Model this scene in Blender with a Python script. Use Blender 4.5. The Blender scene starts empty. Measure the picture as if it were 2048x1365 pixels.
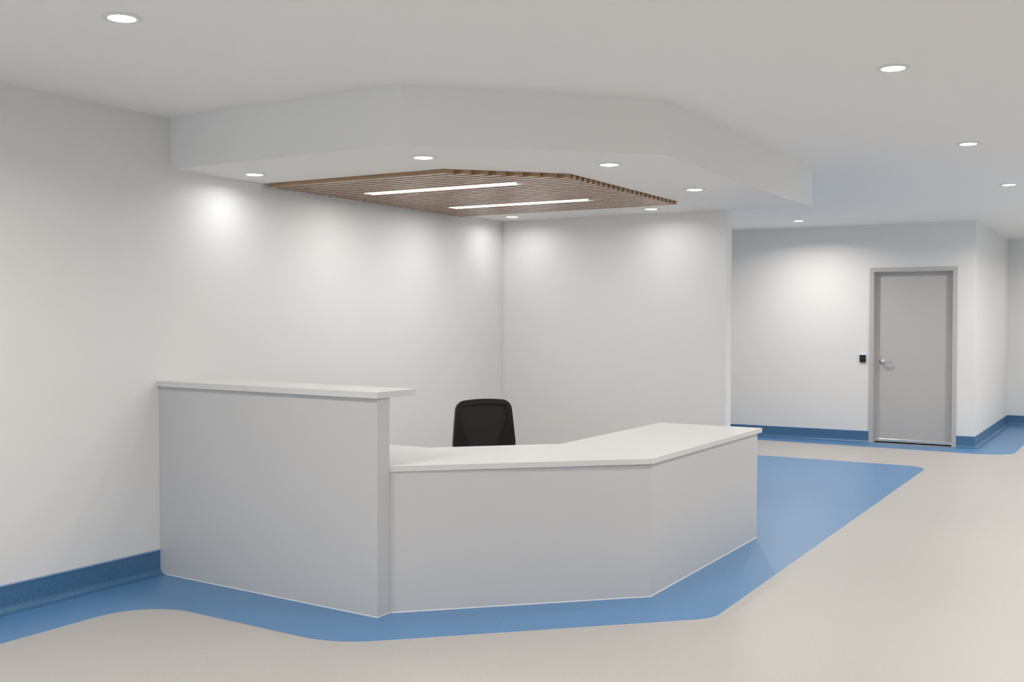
import bpy, bmesh, math, random
from mathutils import Vector, Matrix
from mathutils.geometry import delaunay_2d_cdt

SC = bpy.context.scene
COL = SC.collection
PI = math.pi

# ------------------------------------------------------------------ camera
F_PX = 2160.43
YAW, PITCH, ROLL = 0.5303815, -0.0189623, 0.0027162
cd = bpy.data.cameras.new('camera')
cd.sensor_width = 36.0
cd.lens = F_PX * 36.0 / 2048.0
cd.clip_start = 0.05
cam = bpy.data.objects.new('camera', cd)
COL.objects.link(cam)
fw = Vector((-math.sin(YAW), math.cos(YAW), 0)); rt = Vector((math.cos(YAW), math.sin(YAW), 0)); up = Vector((0, 0, 1))
f2 = fw * math.cos(PITCH) + up * math.sin(PITCH)
u2 = up * math.cos(PITCH) - fw * math.sin(PITCH)
r3 = rt * math.cos(ROLL) + u2 * math.sin(ROLL)
u3 = u2 * math.cos(ROLL) - rt * math.sin(ROLL)
M = Matrix((r3, u3, -f2)).transposed().to_4x4()
M.translation = Vector((5.0651, -8.46229, 1.51694))
cam.matrix_world = M
SC.camera = cam

# ------------------------------------------------------------------ world, daylight, exposure
SC.view_settings.view_transform = 'Standard'
SC.view_settings.look = 'None'
SC.view_settings.gamma = 1.0
SC.view_settings.use_curve_mapping = False
SC.view_settings.exposure = 0.0
W = bpy.data.worlds.new('world'); SC.world = W
W.use_nodes = True
bg = W.node_tree.nodes['Background']
bg.inputs['Color'].default_value = (0.78, 0.89, 1.0, 1)
bg.inputs['Strength'].default_value = 3.3

DOWN_W = 21.5            # one downlight of the main ceiling
SOFF_W = 1.9            # one downlight of the bulkhead
STRIP_W = 10.2           # one linear light
WARM = (1.0, 0.93, 0.86)
NEUTRAL = (1.0, 0.985, 0.965)

# ------------------------------------------------------------------ measures
H = 2.727               # ceiling
HS = 2.420              # underside of the bulkhead
HT = 1.119              # top of the tall screen
HL = 0.732              # top of the low panels
YD = 5.453              # wall with the door
XC = 3.315              # corner of that wall with the corridor
YC = 8.945              # end wall of the corridor
XW, TW = 2.122, 0.127   # wing wall behind the desk
XR, YR = 8.6, -12.2     # right wall, rear wall
BB = 0.1465             # baseboard height

# ------------------------------------------------------------------ materials
def node_mat(name):
    m = bpy.data.materials.new(name); m.use_nodes = True
    nt = m.node_tree
    return m, nt, nt.nodes['Principled BSDF']

def plain(name, col, rough=0.5, metal=0.0, spec=0.5, var=0.0, scale=20, bump=0.0, bscale=200):
    m, nt, b = node_mat(name)
    b.inputs['Roughness'].default_value = rough
    b.inputs['Metallic'].default_value = metal
    b.inputs['Specular IOR Level'].default_value = spec
    tc = nt.nodes.new('ShaderNodeTexCoord')
    n = nt.nodes.new('ShaderNodeTexNoise'); n.inputs['Scale'].default_value = scale; n.inputs['Detail'].default_value = 3
    nt.links.new(tc.outputs['Object'], n.inputs['Vector'])
    mx = nt.nodes.new('ShaderNodeMix'); mx.data_type = 'RGBA'
    mx.inputs['A'].default_value = (*[c * (1 - var) for c in col], 1)
    mx.inputs['B'].default_value = (*[min(1, c * (1 + var)) for c in col], 1)
    nt.links.new(n.outputs['Fac'], mx.inputs['Factor'])
    nt.links.new(mx.outputs['Result'], b.inputs['Base Color'])
    if bump:
        n2 = nt.nodes.new('ShaderNodeTexNoise'); n2.inputs['Scale'].default_value = bscale; n2.inputs['Detail'].default_value = 2
        nt.links.new(tc.outputs['Object'], n2.inputs['Vector'])
        bp = nt.nodes.new('ShaderNodeBump'); bp.inputs['Strength'].default_value = bump; bp.inputs['Distance'].default_value = 0.002
        nt.links.new(n2.outputs['Fac'], bp.inputs['Height'])
        nt.links.new(bp.outputs['Normal'], b.inputs['Normal'])
    return m

def emit(name, col, strength):
    m, nt, b = node_mat(name)
    b.inputs['Base Color'].default_value = (0.8, 0.8, 0.8, 1)
    b.inputs['Emission Color'].default_value = (*col, 1)
    b.inputs['Emission Strength'].default_value = strength
    return m

def vinyl(name, base, light, dark, rough):
    """sheet vinyl: base colour with fine light and dark chips"""
    m, nt, b = node_mat(name)
    b.inputs['Roughness'].default_value = rough
    b.inputs['Specular IOR Level'].default_value = 0.7
    tc = nt.nodes.new('ShaderNodeTexCoord')
    def chips(scale, lo, hi, seed):
        mp = nt.nodes.new('ShaderNodeMapping'); mp.inputs['Location'].default_value = (seed, seed * 2, seed * 3)
        nt.links.new(tc.outputs['Object'], mp.inputs['Vector'])
        n = nt.nodes.new('ShaderNodeTexNoise'); n.inputs['Scale'].default_value = scale; n.inputs['Detail'].default_value = 1
        nt.links.new(mp.outputs['Vector'], n.inputs['Vector'])
        r = nt.nodes.new('ShaderNodeMapRange'); r.inputs['From Min'].default_value = lo; r.inputs['From Max'].default_value = hi
        nt.links.new(n.outputs['Fac'], r.inputs['Value'])
        return r.outputs['Result']
    m1 = nt.nodes.new('ShaderNodeMix'); m1.data_type = 'RGBA'
    m1.inputs['A'].default_value = (*base, 1); m1.inputs['B'].default_value = (*light, 1)
    nt.links.new(chips(210, 0.62, 0.76, 1.3), m1.inputs['Factor'])
    m2 = nt.nodes.new('ShaderNodeMix'); m2.data_type = 'RGBA'
    m2.inputs['B'].default_value = (*dark, 1)
    nt.links.new(m1.outputs['Result'], m2.inputs['A'])
    nt.links.new(chips(170, 0.61, 0.75, 7.7), m2.inputs['Factor'])
    nt.links.new(m2.outputs['Result'], b.inputs['Base Color'])
    return m

def wood(name):
    m, nt, b = node_mat(name)
    b.inputs['Roughness'].default_value = 0.32
    b.inputs['Coat Weight'].default_value = 1.0
    b.inputs['Coat Roughness'].default_value = 0.16
    tc = nt.nodes.new('ShaderNodeTexCoord')
    mp = nt.nodes.new('ShaderNodeMapping'); mp.inputs['Scale'].default_value = (1.2, 26, 26)
    nt.links.new(tc.outputs['Object'], mp.inputs['Vector'])
    n = nt.nodes.new('ShaderNodeTexNoise'); n.inputs['Scale'].default_value = 2.2; n.inputs['Detail'].default_value = 6; n.inputs['Roughness'].default_value = 0.6
    nt.links.new(mp.outputs['Vector'], n.inputs['Vector'])
    cr = nt.nodes.new('ShaderNodeValToRGB')
    cr.color_ramp.elements[0].position = 0.3; cr.color_ramp.elements[0].color = (0.33, 0.19, 0.093, 1)
    cr.color_ramp.elements[1].position = 0.75; cr.color_ramp.elements[1].color = (0.48, 0.295, 0.157, 1)
    nt.links.new(n.outputs['Fac'], cr.inputs['Fac'])
    nt.links.new(cr.outputs['Color'], b.inputs['Base Color'])
    return m

def mesh_fabric(name):
    m, nt, b = node_mat(name)
    b.inputs['Roughness'].default_value = 0.75
    b.inputs['Specular IOR Level'].default_value = 0.3
    tc = nt.nodes.new('ShaderNodeTexCoord')
    v = nt.nodes.new('ShaderNodeTexVoronoi'); v.inputs['Scale'].default_value = 260; v.inputs['Randomness'].default_value = 0.6
    mp = nt.nodes.new('ShaderNodeMapping'); mp.inputs['Scale'].default_value = (1, 0, 1)
    nt.links.new(tc.outputs['Object'], mp.inputs['Vector']); nt.links.new(mp.outputs['Vector'], v.inputs['Vector'])
    cr = nt.nodes.new('ShaderNodeValToRGB')
    cr.color_ramp.elements[0].position = 0.1; cr.color_ramp.elements[0].color = (0.008, 0.008, 0.008, 1)
    cr.color_ramp.elements[1].position = 0.5; cr.color_ramp.elements[1].color = (0.030, 0.029, 0.028, 1)
    nt.links.new(v.outputs['Distance'], cr.inputs['Fac'])
    nt.links.new(cr.outputs['Color'], b.inputs['Base Color'])
    return m

def glass(name):
    m = bpy.data.materials.new(name); m.use_nodes = True
    nt = m.node_tree; nt.nodes.remove(nt.nodes['Principled BSDF'])
    t = nt.nodes.new('ShaderNodeBsdfTransparent'); t.inputs['Color'].default_value = (0.92, 0.95, 0.95, 1)
    g = nt.nodes.new('ShaderNodeBsdfGlossy'); g.inputs['Roughness'].default_value = 0.02
    mx = nt.nodes.new('ShaderNodeMixShader'); mx.inputs['Fac'].default_value = 0.06
    nt.links.new(t.outputs[0], mx.inputs[1]); nt.links.new(g.outputs[0], mx.inputs[2])
    nt.links.new(mx.outputs[0], nt.nodes['Material Output'].inputs['Surface'])
    return m

m_wall = plain('wall_paint', (0.775, 0.772, 0.766), 0.55, var=0.006, scale=3, bump=0.04, bscale=350, spec=0.35)
m_ceil = plain('ceiling_paint', (0.90, 0.895, 0.885), 0.8, var=0.005, scale=3, spec=0.2)
m_bulk = plain('bulkhead_paint', (0.84, 0.836, 0.828), 0.6, var=0.005, scale=3, spec=0.3)
m_beige = vinyl('beige_vinyl', (0.425, 0.412, 0.398), (0.51, 0.495, 0.475), (0.25, 0.24, 0.23), 0.42)
m_blue = vinyl('blue_vinyl', (0.077, 0.216, 0.43), (0.27, 0.41, 0.60), (0.04, 0.125, 0.27), 0.36)
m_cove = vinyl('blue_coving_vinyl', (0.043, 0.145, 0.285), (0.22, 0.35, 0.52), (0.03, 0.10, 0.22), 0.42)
m_cap = plain('blue_cap_strip', (0.24, 0.37, 0.58), 0.35)
m_lam = plain('grey_laminate', (0.55, 0.552, 0.56), 0.42, var=0.01, scale=40, spec=0.4)
m_top = plain('white_solid_surface', (0.64, 0.64, 0.638), 0.35, var=0.012, scale=6, spec=0.45)
m_caulk = plain('white_sealant', (0.8, 0.79, 0.77), 0.5)
m_wood = wood('brown_oak')
m_dark = plain('black_felt', (0.018, 0.015, 0.013), 0.9, spec=0.1)
m_trim = plain('white_trim', (0.80, 0.80, 0.79), 0.4)
m_doorp = plain('grey_door_paint', (0.50, 0.488, 0.476), 0.42, var=0.01, scale=30, bump=0.02, bscale=400)
m_alu = plain('aluminium', (0.72, 0.71, 0.70), 0.32, metal=1.0, var=0.02, scale=60)
m_nickel = plain('satin_nickel', (0.70, 0.66, 0.62), 0.25, metal=1.0)
m_black = plain('black_plastic', (0.0075, 0.007, 0.007), 0.45, var=0.05, scale=90, spec=0.4)
m_reader = plain('black_reader_plastic', (0.02, 0.019, 0.018), 0.5, spec=0.3)
m_mesh = mesh_fabric('black_mesh_fabric')
m_fabric = plain('black_seat_fabric', (0.02, 0.02, 0.021), 0.9, var=0.2, scale=300, spec=0.2)
m_led = emit('blue_indicator', (0.12, 0.42, 1.0), 1.1)
m_lens_w = emit('warm_lens', WARM, 35.0)
m_lens_n = emit('neutral_lens', NEUTRAL, 10.0)
m_diff = emit('linear_diffuser', (1.0, 0.97, 0.94), 4.0)
m_glass = glass('window_glass')
m_frame = plain('dark_window_frame', (0.1, 0.1, 0.105), 0.4)

# ------------------------------------------------------------------ mesh helpers
def link(name, bm, mats, parent=None, smooth=False, bevel=0.0, seg=2, sharp=0.0):
    bmesh.ops.remove_doubles(bm, verts=bm.verts, dist=1e-6)
    bmesh.ops.recalc_face_normals(bm, faces=bm.faces)
    me = bpy.data.meshes.new(name)
    bm.to_mesh(me); bm.free()
    for m in (mats if isinstance(mats, (list, tuple)) else [mats]): me.materials.append(m)
    o = bpy.data.objects.new(name, me)
    COL.objects.link(o)
    if parent: o.parent = parent
    if smooth:
        for p in me.polygons: p.use_smooth = True
    if sharp:
        for p in me.polygons: p.use_smooth = True
        me.set_sharp_from_angle(angle=sharp)
    if bevel:
        b = o.modifiers.new('bevel', 'BEVEL'); b.width = bevel; b.segments = seg; b.limit_method = 'ANGLE'; b.angle_limit = 0.6
    return o

def thing(name, label, cat, loc=(0, 0, 0), rotz=0.0, group=None):
    o = bpy.data.objects.new(name, None); o.empty_display_size = 0.1
    COL.objects.link(o)
    o.location = loc; o.rotation_euler = (0, 0, rotz)
    o['label'] = label; o['category'] = cat
    if group: o['group'] = group
    return o

def struct(o):
    o['kind'] = 'structure'
    return o

def box(bm, a, b):
    x0, y0, z0 = a; x1, y1, z1 = b
    v = [bm.verts.new(p) for p in ((x0, y0, z0), (x1, y0, z0), (x1, y1, z0), (x0, y1, z0), (x0, y0, z1), (x1, y0, z1), (x1, y1, z1), (x0, y1, z1))]
    for f in ((0, 3, 2, 1), (4, 5, 6, 7), (0, 1, 5, 4), (1, 2, 6, 5), (2, 3, 7, 6), (3, 0, 4, 7)): bm.faces.new([v[i] for i in f])

def newbox(a, b):
    bm = bmesh.new(); box(bm, a, b); return bm

def inside(p, poly):
    x, y = p; c = False; n = len(poly)
    for i in range(n):
        x1, y1 = poly[i]; x2, y2 = poly[(i + 1) % n]
        if (y1 > y) != (y2 > y) and x < (x2 - x1) * (y - y1) / (y2 - y1) + x1: c = not c
    return c

def cdt(loops, extra=()):
    vs, es = [], []
    for lp in loops:
        s = len(vs); n = len(lp)
        vs += [Vector(p) for p in lp]
        es += [(s + i, s + (i + 1) % n) for i in range(n)]
    vs += [Vector(p) for p in extra]
    r = delaunay_2d_cdt(vs, es, [], 0, 1e-6)
    return [tuple(v) for v in r[0]], r[2]

def prism(outer, holes, t0, t1, mp=lambda a, b, t: (a, b, t), extra=(), bm=None):
    """solid: polygon (with holes) extruded from t0 to t1; mp maps (a, b, t) to xyz"""
    bm = bm or bmesh.new()
    vs, fs = cdt([outer] + list(holes), extra)
    lo = [bm.verts.new(mp(a, b, t0)) for a, b in vs]
    hi = [bm.verts.new(mp(a, b, t1)) for a, b in vs]
    for f in fs:
        ca = sum(vs[i][0] for i in f) / len(f); cb = sum(vs[i][1] for i in f) / len(f)
        if not inside((ca, cb), outer) or any(inside((ca, cb), h) for h in holes): continue
        bm.faces.new([lo[i] for i in f]); bm.faces.new([hi[i] for i in reversed(f)])
    for lp in [outer] + list(holes):
        n = len(lp)
        for i in range(n):
            a, b = lp[i]; c, d = lp[(i + 1) % n]
            bm.faces.new([bm.verts.new(mp(a, b, t0)), bm.verts.new(mp(c, d, t0)), bm.verts.new(mp(c, d, t1)), bm.verts.new(mp(a, b, t1))])
    bmesh.ops.remove_doubles(bm, verts=bm.verts, dist=1e-5)
    bmesh.ops.dissolve_limit(bm, angle_limit=0.001, verts=bm.verts, edges=bm.edges) if not extra else None
    loose = [v for v in bm.verts if not v.link_faces]
    for v in loose: bm.verts.remove(v)
    return bm

def fillet(pts, closed=True, n=10):
    """pts: (x, y) or (x, y, tangent length)"""
    out = []; N = len(pts)
    for i, p in enumerate(pts):
        if len(p) < 3 or p[2] == 0: out.append((p[0], p[1])); continue
        P = Vector(p[:2]); A = Vector(pts[i - 1][:2]); B = Vector(pts[(i + 1) % N][:2])
        da = (A - P).normalized(); db = (B - P).normalized(); t = p[2]
        half = da.angle(db) / 2
        r = t * math.tan(half); c = P + (da + db).normalized() * (r / math.sin(half))
        a0 = P + da * t - c; a1 = P + db * t - c
        th0 = math.atan2(a0.y, a0.x); th1 = math.atan2(a1.y, a1.x)
        d = (th1 - th0 + PI) % (2 * PI) - PI
        for k in range(n + 1):
            th = th0 + d * k / n
            out.append((c.x + r * math.cos(th), c.y + r * math.sin(th)))
    return out

def resample(poly, step):
    out = []; n = len(poly)
    for i in range(n):
        a = Vector(poly[i]); b = Vector(poly[(i + 1) % n]); k = max(1, int(math.ceil((b - a).length / step)))
        for j in range(k): out.append(tuple(a.lerp(b, j / k)))
    return out

def lathe(bm, prof, n=40, c=(0, 0, 0), axis='Z'):
    """prof: (radius, height) pairs"""
    rings = []
    for r, h in prof:
        ring = []
        for k in range(n if r > 1e-6 else 1):
            a = 2 * PI * k / n
            p = (r * math.cos(a), r * math.sin(a), h)
            if axis == 'Y': p = (p[0], h, p[1])
            if axis == 'X': p = (h, p[0], p[1])
            ring.append(bm.verts.new((p[0] + c[0], p[1] + c[1], p[2] + c[2])))
        rings.append(ring)
    for a, b in zip(rings, rings[1:]):
        for k in range(n):
            q = [a[k % len(a)], a[(k + 1) % len(a)], b[(k + 1) % len(b)], b[k % len(b)]]
            u = []
            for v in q:
                if v not in u: u.append(v)
            if len(u) > 2: bm.faces.new(u)

def tube(bm, pts, rad, n=14):
    pts = [Vector(p) for p in pts]
    rad = rad if isinstance(rad, (list, tuple)) else [rad] * len(pts)
    rings = []
    side = None
    for i, p in enumerate(pts):
        d = (pts[min(i + 1, len(pts) - 1)] - pts[max(i - 1, 0)]).normalized()
        if side is None:
            ref = Vector((0, 0, 1)) if abs(d.z) < 0.9 else Vector((1, 0, 0))
            side = d.cross(ref).normalized()
        else:
            side = (side - d * side.dot(d)).normalized()
        up_ = d.cross(side)
        rings.append([bm.verts.new(p + (side * math.cos(2 * PI * k / n) + up_ * math.sin(2 * PI * k / n)) * rad[i]) for k in range(n)])
    for a, b in zip(rings, rings[1:]):
        for k in range(n): bm.faces.new((a[k], a[(k + 1) % n], b[(k + 1) % n], b[k]))
    bm.faces.new(rings[0]); bm.faces.new(list(reversed(rings[-1])))

def sweep(path, prof):
    """extrude a (distance from wall, height) profile along wall-foot points; the room lies to the left of the path"""
    bm = bmesh.new(); P = [Vector(p) for p in path]; rows = []
    for i, p in enumerate(P):
        ns = []
        if i > 0: d = (P[i] - P[i - 1]).normalized(); ns.append(Vector((-d.y, d.x)))
        if i < len(P) - 1: d = (P[i + 1] - P[i]).normalized(); ns.append(Vector((-d.y, d.x)))
        if len(ns) == 2:
            m = (ns[0] + ns[1]).normalized(); m = m / m.dot(ns[0])
        else: m = ns[0]
        rows.append([bm.verts.new((p.x + m.x * o, p.y + m.y * o, z)) for o, z in prof])
    k = len(prof)
    for a, b in zip(rows, rows[1:]):
        for j in range(k): bm.faces.new((a[j], a[(j + 1) % k], b[(j + 1) % k], b[j]))
    bm.faces.new(rows[0]); bm.faces.new(list(reversed(rows[-1])))
    return bm

# ------------------------------------------------------------------ the setting: floor
desk_zone = fillet([(0, YR), (0.472, YR), (0.472, -4.478, 0.33), (1.80, -4.545, 0.20), (3.182, -3.212, 0.10), (3.124, 3.43, 0.25), (0, 3.50)])
door_zone = fillet([(0, 5.07), (XC + 0.005, 4.905), (3.782, 4.88, 0.36), (3.79, 8.47, 0.3), (XR, 8.47), (XR, YC), (XC, YC), (XC, YD), (0, YD)])
staff_bounce_zone = [(0.02, -3.85), (1.66, -3.92), (2.66, -2.95), (2.66, -1.2), (2.05, -0.9), (2.05, -0.06), (0.02, -0.06)]   # unseen floor inside the desk, made beige to bounce light up
def make_floor():
    bm = bmesh.new()
    outer = [(-0.12, YR - 0.12), (XR + 0.12, YR - 0.12), (XR + 0.12, YC + 0.12), (-0.12, YC + 0.12)]
    vs, fs = cdt([outer, desk_zone, door_zone, staff_bounce_zone])
    V = [bm.verts.new((a, b, 0)) for a, b in vs]
    for f in fs:
        c = (sum(vs[i][0] for i in f) / 3, sum(vs[i][1] for i in f) / 3)
        F = bm.faces.new([V[i] for i in f])
        F.material_index = 1 if (inside(c, desk_zone) or inside(c, door_zone)) and not inside(c, staff_bounce_zone) else 0
    r = bmesh.ops.extrude_face_region(bm, geom=list(bm.faces))
    bmesh.ops.translate(bm, vec=(0, 0, -0.1), verts=[e for e in r['geom'] if isinstance(e, bmesh.types.BMVert)])
    return struct(link('floor', bm, [m_beige, m_blue]))
make_floor()

# ceiling and walls
struct(link('ceiling', newbox((-0.12, YR - 0.12, H), (XR + 0.12, YC + 0.12, H + 0.1)), m_ceil))
struct(link('wall_left', newbox((-0.12, YR, 0), (0, YC, H)), m_wall))
struct(link('wall_back', newbox((0, 0, 0), (XW, TW, H)), m_wall, bevel=0.004))
xz = lambda a, b, t: (a, t, b)
FL, FR, FT = 2.087, 3.111, 2.185          # door frame outside
door_wall = [(0, 0), (FL + 0.02, 0), (FL + 0.02, FT - 0.02), (FR - 0.02, FT - 0.02), (FR - 0.02, 0), (XC, 0), (XC, H), (0, H)]
struct(link('wall_far', prism(door_wall, [], YD, YD + 0.12, xz), m_wall))
struct(link('wall_corridor', newbox((XC - 0.12, YD + 0.12, 0), (XC, YC, H)), m_wall))
struct(link('wall_end', newbox((0, YC, 0), (XR, YC + 0.12, H)), m_wall))
WX0, WX1, WZ0, WZ1 = 0.5, 4.4, 0.45, 2.35   # rear window
SY0, SY1 = 1.4, 5.2                       # unseen side window, added as fill light
struct(link('wall_right', prism([(YR, 0), (YC + 0.12, 0), (YC + 0.12, H), (YR, H)], [[(SY0, WZ0), (SY1, WZ0), (SY1, WZ1), (SY0, WZ1)]], XR, XR + 0.12, lambda a, b, t: (t, a, b)), m_wall))
rear = [(-0.12, 0), (XR, 0), (XR, H), (-0.12, H)]
hole = [(WX0, WZ0), (WX1, WZ0), (WX1, WZ1), (WX0, WZ1)]
struct(link('wall_rear', prism(rear, [hole], YR - 0.12, YR, xz), m_wall))
def make_window(name, u0, u1, z0, z1, mp, rot):
    """mp(u, z, depth): depth runs from the room face of the wall outwards"""
    w = struct(link(name, prism([(u0, z0), (u1, z0), (u1, z1), (u0, z1)], [[(u0 + .05, z0 + .05), (u1 - .05, z0 + .05), (u1 - .05, z1 - .05), (u0 + .05, z1 - .05)]], 0.03, 0.09, mp), m_frame))
    for k in (1, 2):
        x = u0 + (u1 - u0) * k / 3
        link('mullion', prism([(x - .025, z0 + .05), (x + .025, z0 + .05), (x + .025, z1 - .05), (x - .025, z1 - .05)], [], 0.03, 0.09, mp), m_frame, w)
    link('pane', prism([(u0 + .05, z0 + .05), (u1 - .05, z0 + .05), (u1 - .05, z1 - .05), (u0 + .05, z1 - .05)], [], 0.058, 0.064, mp), m_glass, w)
    ld = bpy.data.lights.new('window_daylight', 'AREA'); ld.shape = 'RECTANGLE'
    ld.size = u1 - u0; ld.size_y = z1 - z0; ld.cycles.is_portal = True
    lo = bpy.data.objects.new('window_daylight', ld); COL.objects.link(lo)
    lo.location = mp((u0 + u1) / 2, (z0 + z1) / 2, 0.10); lo.rotation_euler = rot
make_window('window_1', WX0, WX1, WZ0, WZ1, lambda u, z, q: (u, YR - q, z), (PI / 2, 0, 0))
make_window('fill_window', SY0, SY1, WZ0, WZ1, lambda u, z, q: (XR + q, u, z), (PI / 2, 0, PI / 2))  # added out of view to brighten the right-hand faces and far end

# coved baseboards
cove = [(0.0, 0.0), (0.055, 0.0), (0.055, 0.002)] + [(0.042 - 0.036 * math.sin(a), 0.038 - 0.036 * math.cos(a)) for a in [k * PI / 16 for k in range(9)]] + [(0.006, BB - 0.008), (0.0, BB - 0.008)]
capp = [(0.0, BB - 0.008), (0.0085, BB - 0.008), (0.0085, BB - 0.002), (0.005, BB), (0.0, BB)]
def baseboard(name, path):
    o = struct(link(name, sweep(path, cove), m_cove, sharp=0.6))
    link('cap_strip', sweep(path, capp), m_cap, o)
    return o
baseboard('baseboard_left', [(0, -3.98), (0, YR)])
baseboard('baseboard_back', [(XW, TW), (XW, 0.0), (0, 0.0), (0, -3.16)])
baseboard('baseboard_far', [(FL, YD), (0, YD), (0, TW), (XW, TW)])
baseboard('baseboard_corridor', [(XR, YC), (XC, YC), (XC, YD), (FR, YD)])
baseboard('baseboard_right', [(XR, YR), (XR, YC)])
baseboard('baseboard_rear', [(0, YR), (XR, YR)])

# ------------------------------------------------------------------ bulkhead over the desk
OPEN = [(0.0, -3.100), (1.445, -3.100), (2.004, -2.541), (2.004, -0.738), (0.0, -0.738)]
bulk = [(0, -3.887), (1.761, -3.957), (2.786, -2.940), (2.781, 0.11), (XW, 0.11), (XW, 0.0), (0.0, 0.0), (0.0, -0.738), (2.004, -0.738), (2.004, -2.541), (1.445, -3.100), (0.0, -3.100)]
bm = prism(bulk, [], HS, H)
struct(link('ceiling_bulkhead', bm, m_bulk))

# ------------------------------------------------------------------ door
def make_door():
    bm = bmesh.new()
    ft = 0.052                                            # face of the frame
    o_ = [(FL, 0), (FL + ft, 0), (FL + ft, FT - ft), (FR - ft, FT - ft), (FR - ft, 0), (FR, 0), (FR, FT), (FL, FT)]
    prism(o_, [], YD - 0.012, YD + 0.119, xz, bm=bm)      # face and jamb
    s = 0.010
    i0, i1, it = FL + ft, FR - ft, FT - ft
    bm2 = prism([(i0, 0), (i0 + s, 0), (i0 + s, it - s), (i1 - s, it - s), (i1 - s, 0), (i1, 0), (i1, it), (i0, it)], [], YD + 0.044, YD + 0.075, xz)
    d = struct(link('door_1', bm, m_doorp, bevel=0.003))
    link('door_stop', bm2, m_doorp, d)
    y0, y1 = YD + 0.076, YD + 0.118                       # leaf
    leaf = link('door_leaf', newbox((i0 + 0.004, y0, 0.016), (i1 - 0.004, y1, it - 0.004)), m_doorp, d, bevel=0.0015)
    bm = bmesh.new()
    prism([(y0 - 0.012, 0.018), (y0, 0.018), (y0, 0.054), (y0 - 0.004, 0.054), (y0 - 0.012, 0.046)], [], i0 + 0.012, i1 - 0.012, lambda a, b, t: (t, a, b), bm=bm)
    s_ = link('door_sweep', bm, m_alu, d); s_['label'] = 'bright aluminium strip along the foot of the door'
    # lever handle
    hx, hz = 2.226, 1.021
    bm = bmesh.new()
    lathe(bm, [(0.0, 0.0), (0.037, 0.0), (0.037, -0.006), (0.034, -0.011), (0.018, -0.014), (0.014, -0.03), (0.014, -0.060), (0.0, -0.060)], 32, (hx, y0, hz), 'Y')
    h = link('door_handle', bm, m_nickel, d, smooth=True)
    h['label'] = 'satin nickel lever handle'
    bm = bmesh.new()
    tube(bm, [(hx - 0.008, y0 - 0.050, hz), (hx + 0.015, y0 - 0.052, hz), (hx + 0.05, y0 - 0.052, hz - 0.001), (hx + 0.09, y0 - 0.048, hz - 0.003), (hx + 0.118, y0 - 0.038, hz - 0.004), (hx + 0.128, y0 - 0.026, hz - 0.004)],
         [0.0135, 0.0135, 0.0115, 0.0105, 0.0105, 0.009])
    link('lever', bm, m_nickel, h, smooth=True)
    # unseen wall added behind the door so no outside light leaks under it
    struct(link('wall_light_stop', newbox((0, YD + 0.62, 0), (XC - 0.12, YD + 0.70, H)), m_wall))
make_door()

# card reader on the wall beside it
t = thing('card_reader', 'small black card reader with blue lit top edge beside the grey door', 'card reader', (2.009, YD, 1.005))
bm = bmesh.new(); prism(fillet([(-0.036, 0, 0.004), (0.036, 0, 0.004), (0.036, 0.094, 0.003), (-0.036, 0.094, 0.003)], n=4), [], -0.018, 0.0, lambda a, b, q: (a, q, b), bm=bm)
link('reader_body', bm, m_reader, t)
link('indicator_light', newbox((-0.035, -0.0165, 0.0945), (0.035, -0.001, 0.0995)), m_led, t, bevel=0.001)

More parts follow.
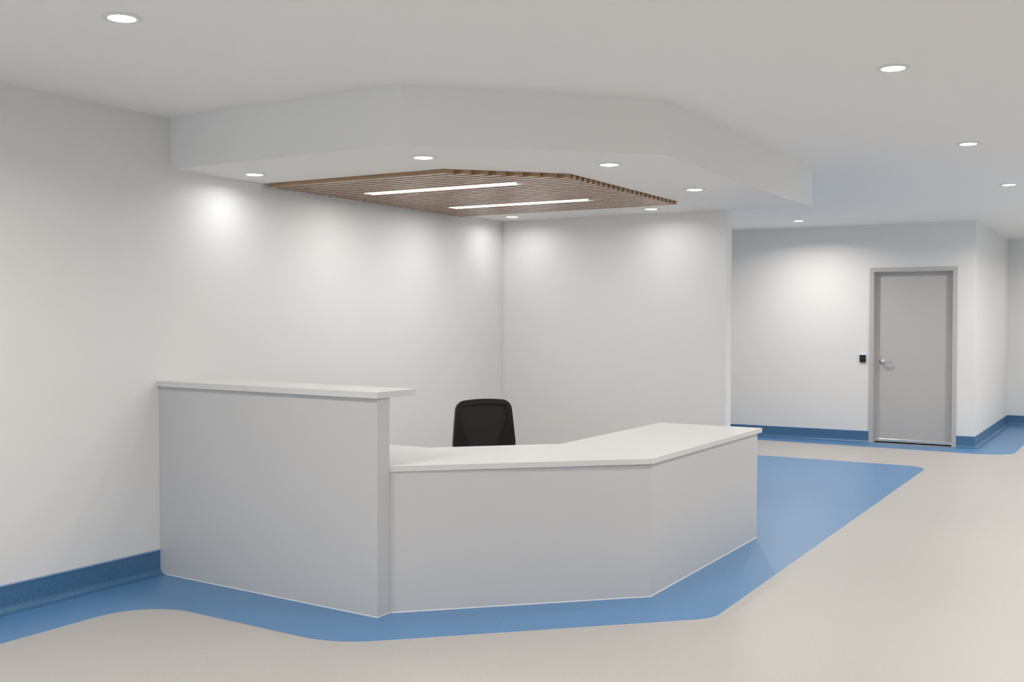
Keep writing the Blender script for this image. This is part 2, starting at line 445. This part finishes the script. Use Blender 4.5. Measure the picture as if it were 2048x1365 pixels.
# ------------------------------------------------------------------ reception desk
def make_desk():
    t = thing('reception_desk', 'angled light grey reception desk with white countertops and a taller screen by the left wall', 'reception desk', (1.4, -3.3, 0))
    def mp(a, b, q): return (a - 1.4, b + 3.3, q)
    T1, T2 = (0.0012, -3.979), (1.7065, -4.0845)
    T3 = (1.7055, -3.979)
    L2, L3 = (2.735, -2.976), (2.7305, -1.080)
    o = link('tall_screen', prism([T1, T2, T3, (0.0012, -3.873)], [], 0, HT, mp), m_lam, t, bevel=0.0012)
    # top of the screen
    top = [(0.0012, -3.999), (1.7195, -4.1055), (1.7195, -3.765), (0.0012, -3.66)]
    o = link('transaction_top', prism(top, [], HT, HT + 0.0335, mp), m_top, t, bevel=0.002)
    o['label'] = 'white upper countertop over the tall screen'
    # panels below the low top: mitred at the corner
    th = 0.05; k = 0.0207
    s45 = math.sqrt(0.5) * th
    o = link('front_panel', prism([T3, L2, (L2[0] - th, L2[1] + k), (T3[0] - 0.0707 * 0.5 + 0.0, T3[1] + 0.0707 * 0.5)], [], 0, HL, mp), m_lam, t, bevel=0.0012)
    o = link('front_panel', prism([L2, L3, (L3[0] - th, L3[1]), (L2[0] - th, L2[1] + k)], [], 0, HL, mp), m_lam, t, bevel=0.0012)
    o = link('end_panel', prism([(L3[0] - th, L3[1] - 0.03), (L3[0] - th, L3[1]), (1.99, L3[1]), (1.99, L3[1] - 0.03)], [], 0, HL, mp), m_lam, t, bevel=0.0012)
    low = [(0.0012, -3.866), (1.6965, -3.972), (1.7065, -3.985), (2.7475, -2.985), (2.7425, -1.012), (1.972, -1.012), (1.990, -2.620), (1.415, -3.215), (0.0012, -3.18)]
    o = link('worktop', prism(low, [], HL, HL + 0.032, mp), m_top, t, bevel=0.002)
    o['label'] = 'white low worktop wrapping round the inside of the desk'
    # back support under the worktop by the wall
    link('support_panel', newbox((0.03 - 1.4, -3.80 + 3.3, 0), (0.06 - 1.4, -3.26 + 3.3, HL)), m_lam, t)
    link('support_panel', newbox((1.30 - 1.4, -3.78 + 3.3, 0), (1.33 - 1.4, -3.26 + 3.3, HL)), m_lam, t)
    # sealant line at the floor
    bm = bmesh.new()
    path = [T1, T2, T3, L2, L3]
    P = [Vector(p) for p in path]; rows = []
    for i, p in enumerate(P):
        ns = []
        if i > 0: d = (P[i] - P[i - 1]).normalized(); ns.append(Vector((d.y, -d.x)))
        if i < len(P) - 1: d = (P[i + 1] - P[i]).normalized(); ns.append(Vector((d.y, -d.x)))
        m = (ns[0] + ns[-1]).normalized(); m = m / m.dot(ns[0])
        rows.append([bm.verts.new(mp(p.x + m.x * a, p.y + m.y * a, z)) for a, z in ((-0.001, 0.0), (0.0028, 0.0), (0.0018, 0.0018), (-0.001, 0.0032))])
    for a, b in zip(rows, rows[1:]):
        for j in range(4): bm.faces.new((a[j], a[(j + 1) % 4], b[(j + 1) % 4], b[j]))
    bm.faces.new(rows[0]); bm.faces.new(list(reversed(rows[-1])))
    link('sealant_bead', bm, m_caulk, t)
make_desk()

# ------------------------------------------------------------------ slatted wood panel in the bulkhead
PITCH_S, TH_S, Y0_S, ZB = 0.0762, 0.038, -3.0860, HS - 0.024
NS = 31
SLOTS = [(8, 0.355, 1.580), (22, 0.345, 1.565)]           # slat index cut out for a linear light, slot ends
def slat_end(y):
    return min(1.992, 1.9885 + (y + 2.541))               # 45 degree corner, then straight
def make_slats():
    t = thing('slatted_ceiling_panel', 'panel of thin brown oak slats set into the white bulkhead over the desk', 'slatted panel', (1.0, -1.9, HS))
    bm = bmesh.new()
    for i in range(NS):
        y0 = Y0_S + i * PITCH_S; y1 = y0 + TH_S
        runs = [(0.036, None)]
        for k, a, b in SLOTS:
            if i == k: runs = [(0.036, a), (b, None)]
        for a, b in runs:
            e0, e1 = (slat_end(y0), slat_end(y1)) if b is None else (b, b)
            prism([(a, y0), (e0, y0), (e1, y1), (a, y1)], [], ZB, HS + 0.030, lambda x, y, q: (x - 1.0, y + 1.9, q - HS), bm=bm)
    link('slats', bm, m_wood, t)
    bm = prism([(p[0] + 0.001 - 1.0 if p[0] < 0.01 else p[0] - 0.002 - 1.0, p[1] + 1.9 + (0.002 if p[1] < -2 else -0.002)) for p in OPEN], [], 0.030, 0.06)
    o = link('backing_board', bm, m_dark, t); o['label'] = 'black backing seen between the slats'
make_slats()

def linear_light(idx, label):
    k, a, b = SLOTS[idx]
    y0 = Y0_S + (k - 1) * PITCH_S + TH_S; y1 = Y0_S + (k + 1) * PITCH_S
    cy = (y0 + y1) / 2; cx = (a + b) / 2; L = (b - a) - 0.064
    t = thing('linear_light', label, 'light', (cx, cy, ZB), 0, 'linear lights in the slatted panel')
    w = 0.051
    bm = bmesh.new()
    prism([(-w, 0.014), (w, 0.014), (w, 0.052), (-w, 0.052)], [], -L / 2, L / 2, lambda p, q, s: (s, p, q), bm=bm)
    link('light_housing', bm, m_trim, t)
    bm = bmesh.new()
    prism(fillet([(-w, 0.0135), (-w, -0.001, 0.006), (w, -0.001, 0.006), (w, 0.0135)], n=5), [], -L / 2 + 0.003, L / 2 - 0.003, lambda p, q, s: (s, p, q), bm=bm)
    link('diffuser', bm, m_diff, t)
    ld = bpy.data.lights.new('linear_lamp', 'AREA'); ld.shape = 'RECTANGLE'; ld.size = L - 0.01; ld.size_y = 2 * w - 0.01
    ld.energy = STRIP_W; ld.spread = math.radians(178); ld.color = NEUTRAL
    lo = bpy.data.objects.new('linear_lamp', ld); COL.objects.link(lo); lo.parent = t; lo.location = (0, 0, -0.0025)
linear_light(0, 'bright linear light in the front half of the oak slats')
linear_light(1, 'bright linear light in the rear half of the oak slats')

# ------------------------------------------------------------------ downlights
def downlight_meshes(tag_, lens_mat):
    bm = bmesh.new()
    lathe(bm, [(0.0505, 0.0), (0.078, 0.0), (0.079, -0.0015), (0.076, -0.004), (0.056, -0.0055), (0.0505, -0.003), (0.0505, 0.0)], 48)
    bm2 = bmesh.new()
    lathe(bm2, [(0.0, -0.0075), (0.02, -0.0071), (0.038, -0.0056), (0.0495, -0.003), (0.0495, -0.0005), (0.0, -0.0005)], 40)
    return bm, bm2
PROTO = {}
def downlight(x, y, z, kind, label, group, power, color):
    t = thing('downlight', label, 'downlight', (x, y, z), 0, group)
    if kind not in PROTO:
        a, b = downlight_meshes(kind, None)
        ring = link('trim_ring', a, m_trim, t, smooth=True)
        lens = link('lens', b, m_lens_w if kind == 'warm' else m_lens_n, t, smooth=True)
        PROTO[kind] = (ring, lens)
    else:
        for s in PROTO[kind]:
            c = s.copy(); COL.objects.link(c); c.parent = t
    ld = bpy.data.lights.new('downlight_lamp', 'AREA'); ld.shape = 'DISK'; ld.size = 0.09
    ld.energy = power; ld.color = color; ld.spread = math.radians(156 if kind == 'warm' else 165)
    lo = bpy.data.objects.new('downlight_lamp', ld); COL.objects.link(lo); lo.parent = t; lo.location = (0, 0, -0.009)
    return t
G1 = 'downlights under the bulkhead'
for x, y, lab in [
    (0.288, -3.478, 'round downlight under the bulkhead nearest the left wall, in front of the oak slats'),
    (1.605, -3.537, 'round downlight under the bulkhead beside the front angled corner of the oak slats'),
    (2.384, -2.786, 'round downlight under the bulkhead where its front face turns along the right side'),
    (2.386, -1.426, 'round downlight under the bulkhead along the right side of the oak slats'),
    (1.620, -0.381, 'round downlight under the bulkhead behind the slats, near the right end of the back wall'),
    (0.313, -0.361, 'round downlight under the bulkhead in the rear corner above the chair')]:
    downlight(x, y, HS, 'neutral', lab, G1, SOFF_W, NEUTRAL)
G2 = 'downlights in the main ceiling'
for x, y, lab in [
    (1.512, -5.50, 'glowing round downlight in the main ceiling at the upper left, in front of the bulkhead'),
    (4.012, -3.08, 'glowing round downlight in the main ceiling at the upper right, largest of the row there'),
    (4.012, -0.55, 'glowing round downlight in the main ceiling, second of the row at the right'),
    (4.012, 1.98, 'glowing round downlight in the main ceiling, third of the row, at the right edge'),
    (1.450, 4.505, 'glowing small round downlight in the main ceiling before the wall with the door')]:
    downlight(x, y, H, 'warm', lab, G2, DOWN_W, WARM)
for x, y in [(1.45, 1.975), (4.012, -5.60), (1.512, -8.05), (4.012, -8.15), (4.012, 4.51), (6.52, -8.1), (6.52, -5.55), (6.52, -3.05), (6.52, -0.5), (6.52, 2.0), (6.52, 4.5), (6.52, 7.04), (1.512, -10.5), (4.012, -10.6), (6.52, -10.6)]:
    downlight(x, y, H, 'warm', 'round downlight of the main ceiling beyond the picture', 'downlights beyond the picture', DOWN_W, WARM)
for y in (6.3, 8.1):
    downlight(4.6, y, H, 'warm', 'round downlight of the main ceiling beyond the picture', 'downlights beyond the picture', DOWN_W * 0.55, WARM)

# ------------------------------------------------------------------ office chair
def make_chair():
    rz = math.radians(-35) + PI / 2                       # local -Y is the front
    t = thing('office_chair', 'black mesh back office chair behind the low counter', 'office chair', (1.158, -2.003, 0), rz)
    lean = math.radians(9)
    BY, BZ = 0.205, 0.50                                  # foot of the back, local
    def bp(a, b, q):                                      # a across, b up the back, q depth (front is negative)
        y = q - 0.24 * a * a + 0.02 * math.cos(b * 6)
        return (a, BY + y * math.cos(lean) + b * math.sin(lean), BZ + b * math.cos(lean) - y * math.sin(lean))
    top = 0.457
    out = fillet([(-0.15, -0.03, 0.03), (0.15, -0.03, 0.03), (0.246, 0.10, 0.05), (0.212, top - 0.020, 0.062), (0.0, top + 0.006, 0.15), (-0.212, top - 0.020, 0.062), (-0.246, 0.10, 0.05)], n=8)
    hole = fillet([(-0.06, 0.03, 0.02), (0.06, 0.03, 0.02), (0.180, 0.290, 0.03), (0.177, top - 0.052, 0.02), (0.0, top - 0.038, 0.06), (-0.177, top - 0.052, 0.02), (-0.180, 0.290, 0.03)], n=6)
    out = resample(out, 0.02); hole = resample(hole, 0.02)
    def grid(poly, holes, s):
        g = []
        for i in range(-16, 17):
            for j in range(-2, 26):
                p = (i * s, j * s)
                if inside(p, poly) and not any(inside(p, h) for h in holes): g.append(p)
        return g
    ring_pts = [p for p in grid(out, [hole], 0.025)]
    link('back_frame', prism(out, [hole], -0.014, 0.016, bp, extra=ring_pts), m_black, t, bevel=0.004)
    big = [(p[0] * 1.03, 0.22 + (p[1] - 0.22) * 1.03) for p in hole]
    o = link('back_mesh', prism(big, [], -0.004, 0.0, bp, extra=grid(big, [], 0.025)), m_mesh, t, sharp=0.6)
    o['label'] = 'dark grey mesh panel of the backrest'
    # seat
    seat = resample(fillet([(-0.235, -0.25, 0.09), (0.235, -0.25, 0.09), (0.225, 0.22, 0.08), (-0.225, 0.22, 0.08)], n=8), 0.04)
    link('seat', prism(seat, [], 0.43, 0.49, lambda a, b, q: (a, b, q - (0.04 * max(0, (-b - 0.16)) / 0.09 if q > 0.45 else 0) + (0.25 * a * a if q > 0.45 else 0)), extra=[(i * 0.045, j * 0.045) for i in range(-4, 5) for j in range(-4, 5)]), m_fabric, t, bevel=0.018, seg=4, sharp=0.6)
    link('seat_pan', prism(fillet([(-0.20, -0.20, 0.06), (0.20, -0.20, 0.06), (0.19, 0.19, 0.06), (-0.19, 0.19, 0.06)], n=6), [], 0.40, 0.43), m_black, t, bevel=0.006)
    bm = bmesh.new()
    tube(bm, [(0, 0.05, 0.405), (0, 0.20, 0.405), (0, 0.262, 0.44), (0, 0.262, 0.52), (0, 0.272, 0.62)], [0.028, 0.028, 0.026, 0.024, 0.016])
    link('back_support', bm, m_black, t, smooth=True)
    bm = bmesh.new(); lathe(bm, [(0, 0.40), (0.05, 0.40), (0.045, 0.36), (0.022, 0.355), (0.022, 0.22), (0.03, 0.215), (0.03, 0.10), (0, 0.10)], 24)
    link('gas_lift', bm, m_black, t, smooth=True)
    bm = bmesh.new(); lathe(bm, [(0, 0.125), (0.042, 0.125), (0.05, 0.10), (0.045, 0.075), (0, 0.075)], 24)
    hub = link('base_hub', bm, m_black, t, smooth=True)
    for k in range(5):
        a = 2 * PI * k / 5 + 0.3; c, s = math.cos(a), math.sin(a)
        bm = bmesh.new(); tube(bm, [(c * 0.03, s * 0.03, 0.105), (c * 0.16, s * 0.16, 0.092), (c * 0.30, s * 0.30, 0.075)], [0.024, 0.02, 0.014])
        link('base_leg', bm, m_black, t, smooth=True)
        bm = bmesh.new(); lathe(bm, [(0, -0.022), (0.024, -0.022), (0.027, -0.014), (0.027, -0.004), (0.012, -0.004), (0.012, 0.004), (0.027, 0.004), (0.027, 0.014), (0.024, 0.022), (0, 0.022)], 24, (0, 0, 0), 'X')
        bmesh.ops.rotate(bm, cent=(0, 0, 0), matrix=Matrix.Rotation(a + 0.8, 3, 'Z'), verts=bm.verts)
        bmesh.ops.translate(bm, vec=(c * 0.30, s * 0.30, 0.0275), verts=bm.verts)
        tube(bm, [(c * 0.30, s * 0.30, 0.025), (c * 0.30, s * 0.30, 0.078)], 0.006, 10)
        link('caster', bm, m_black, t, smooth=True)
make_chair()
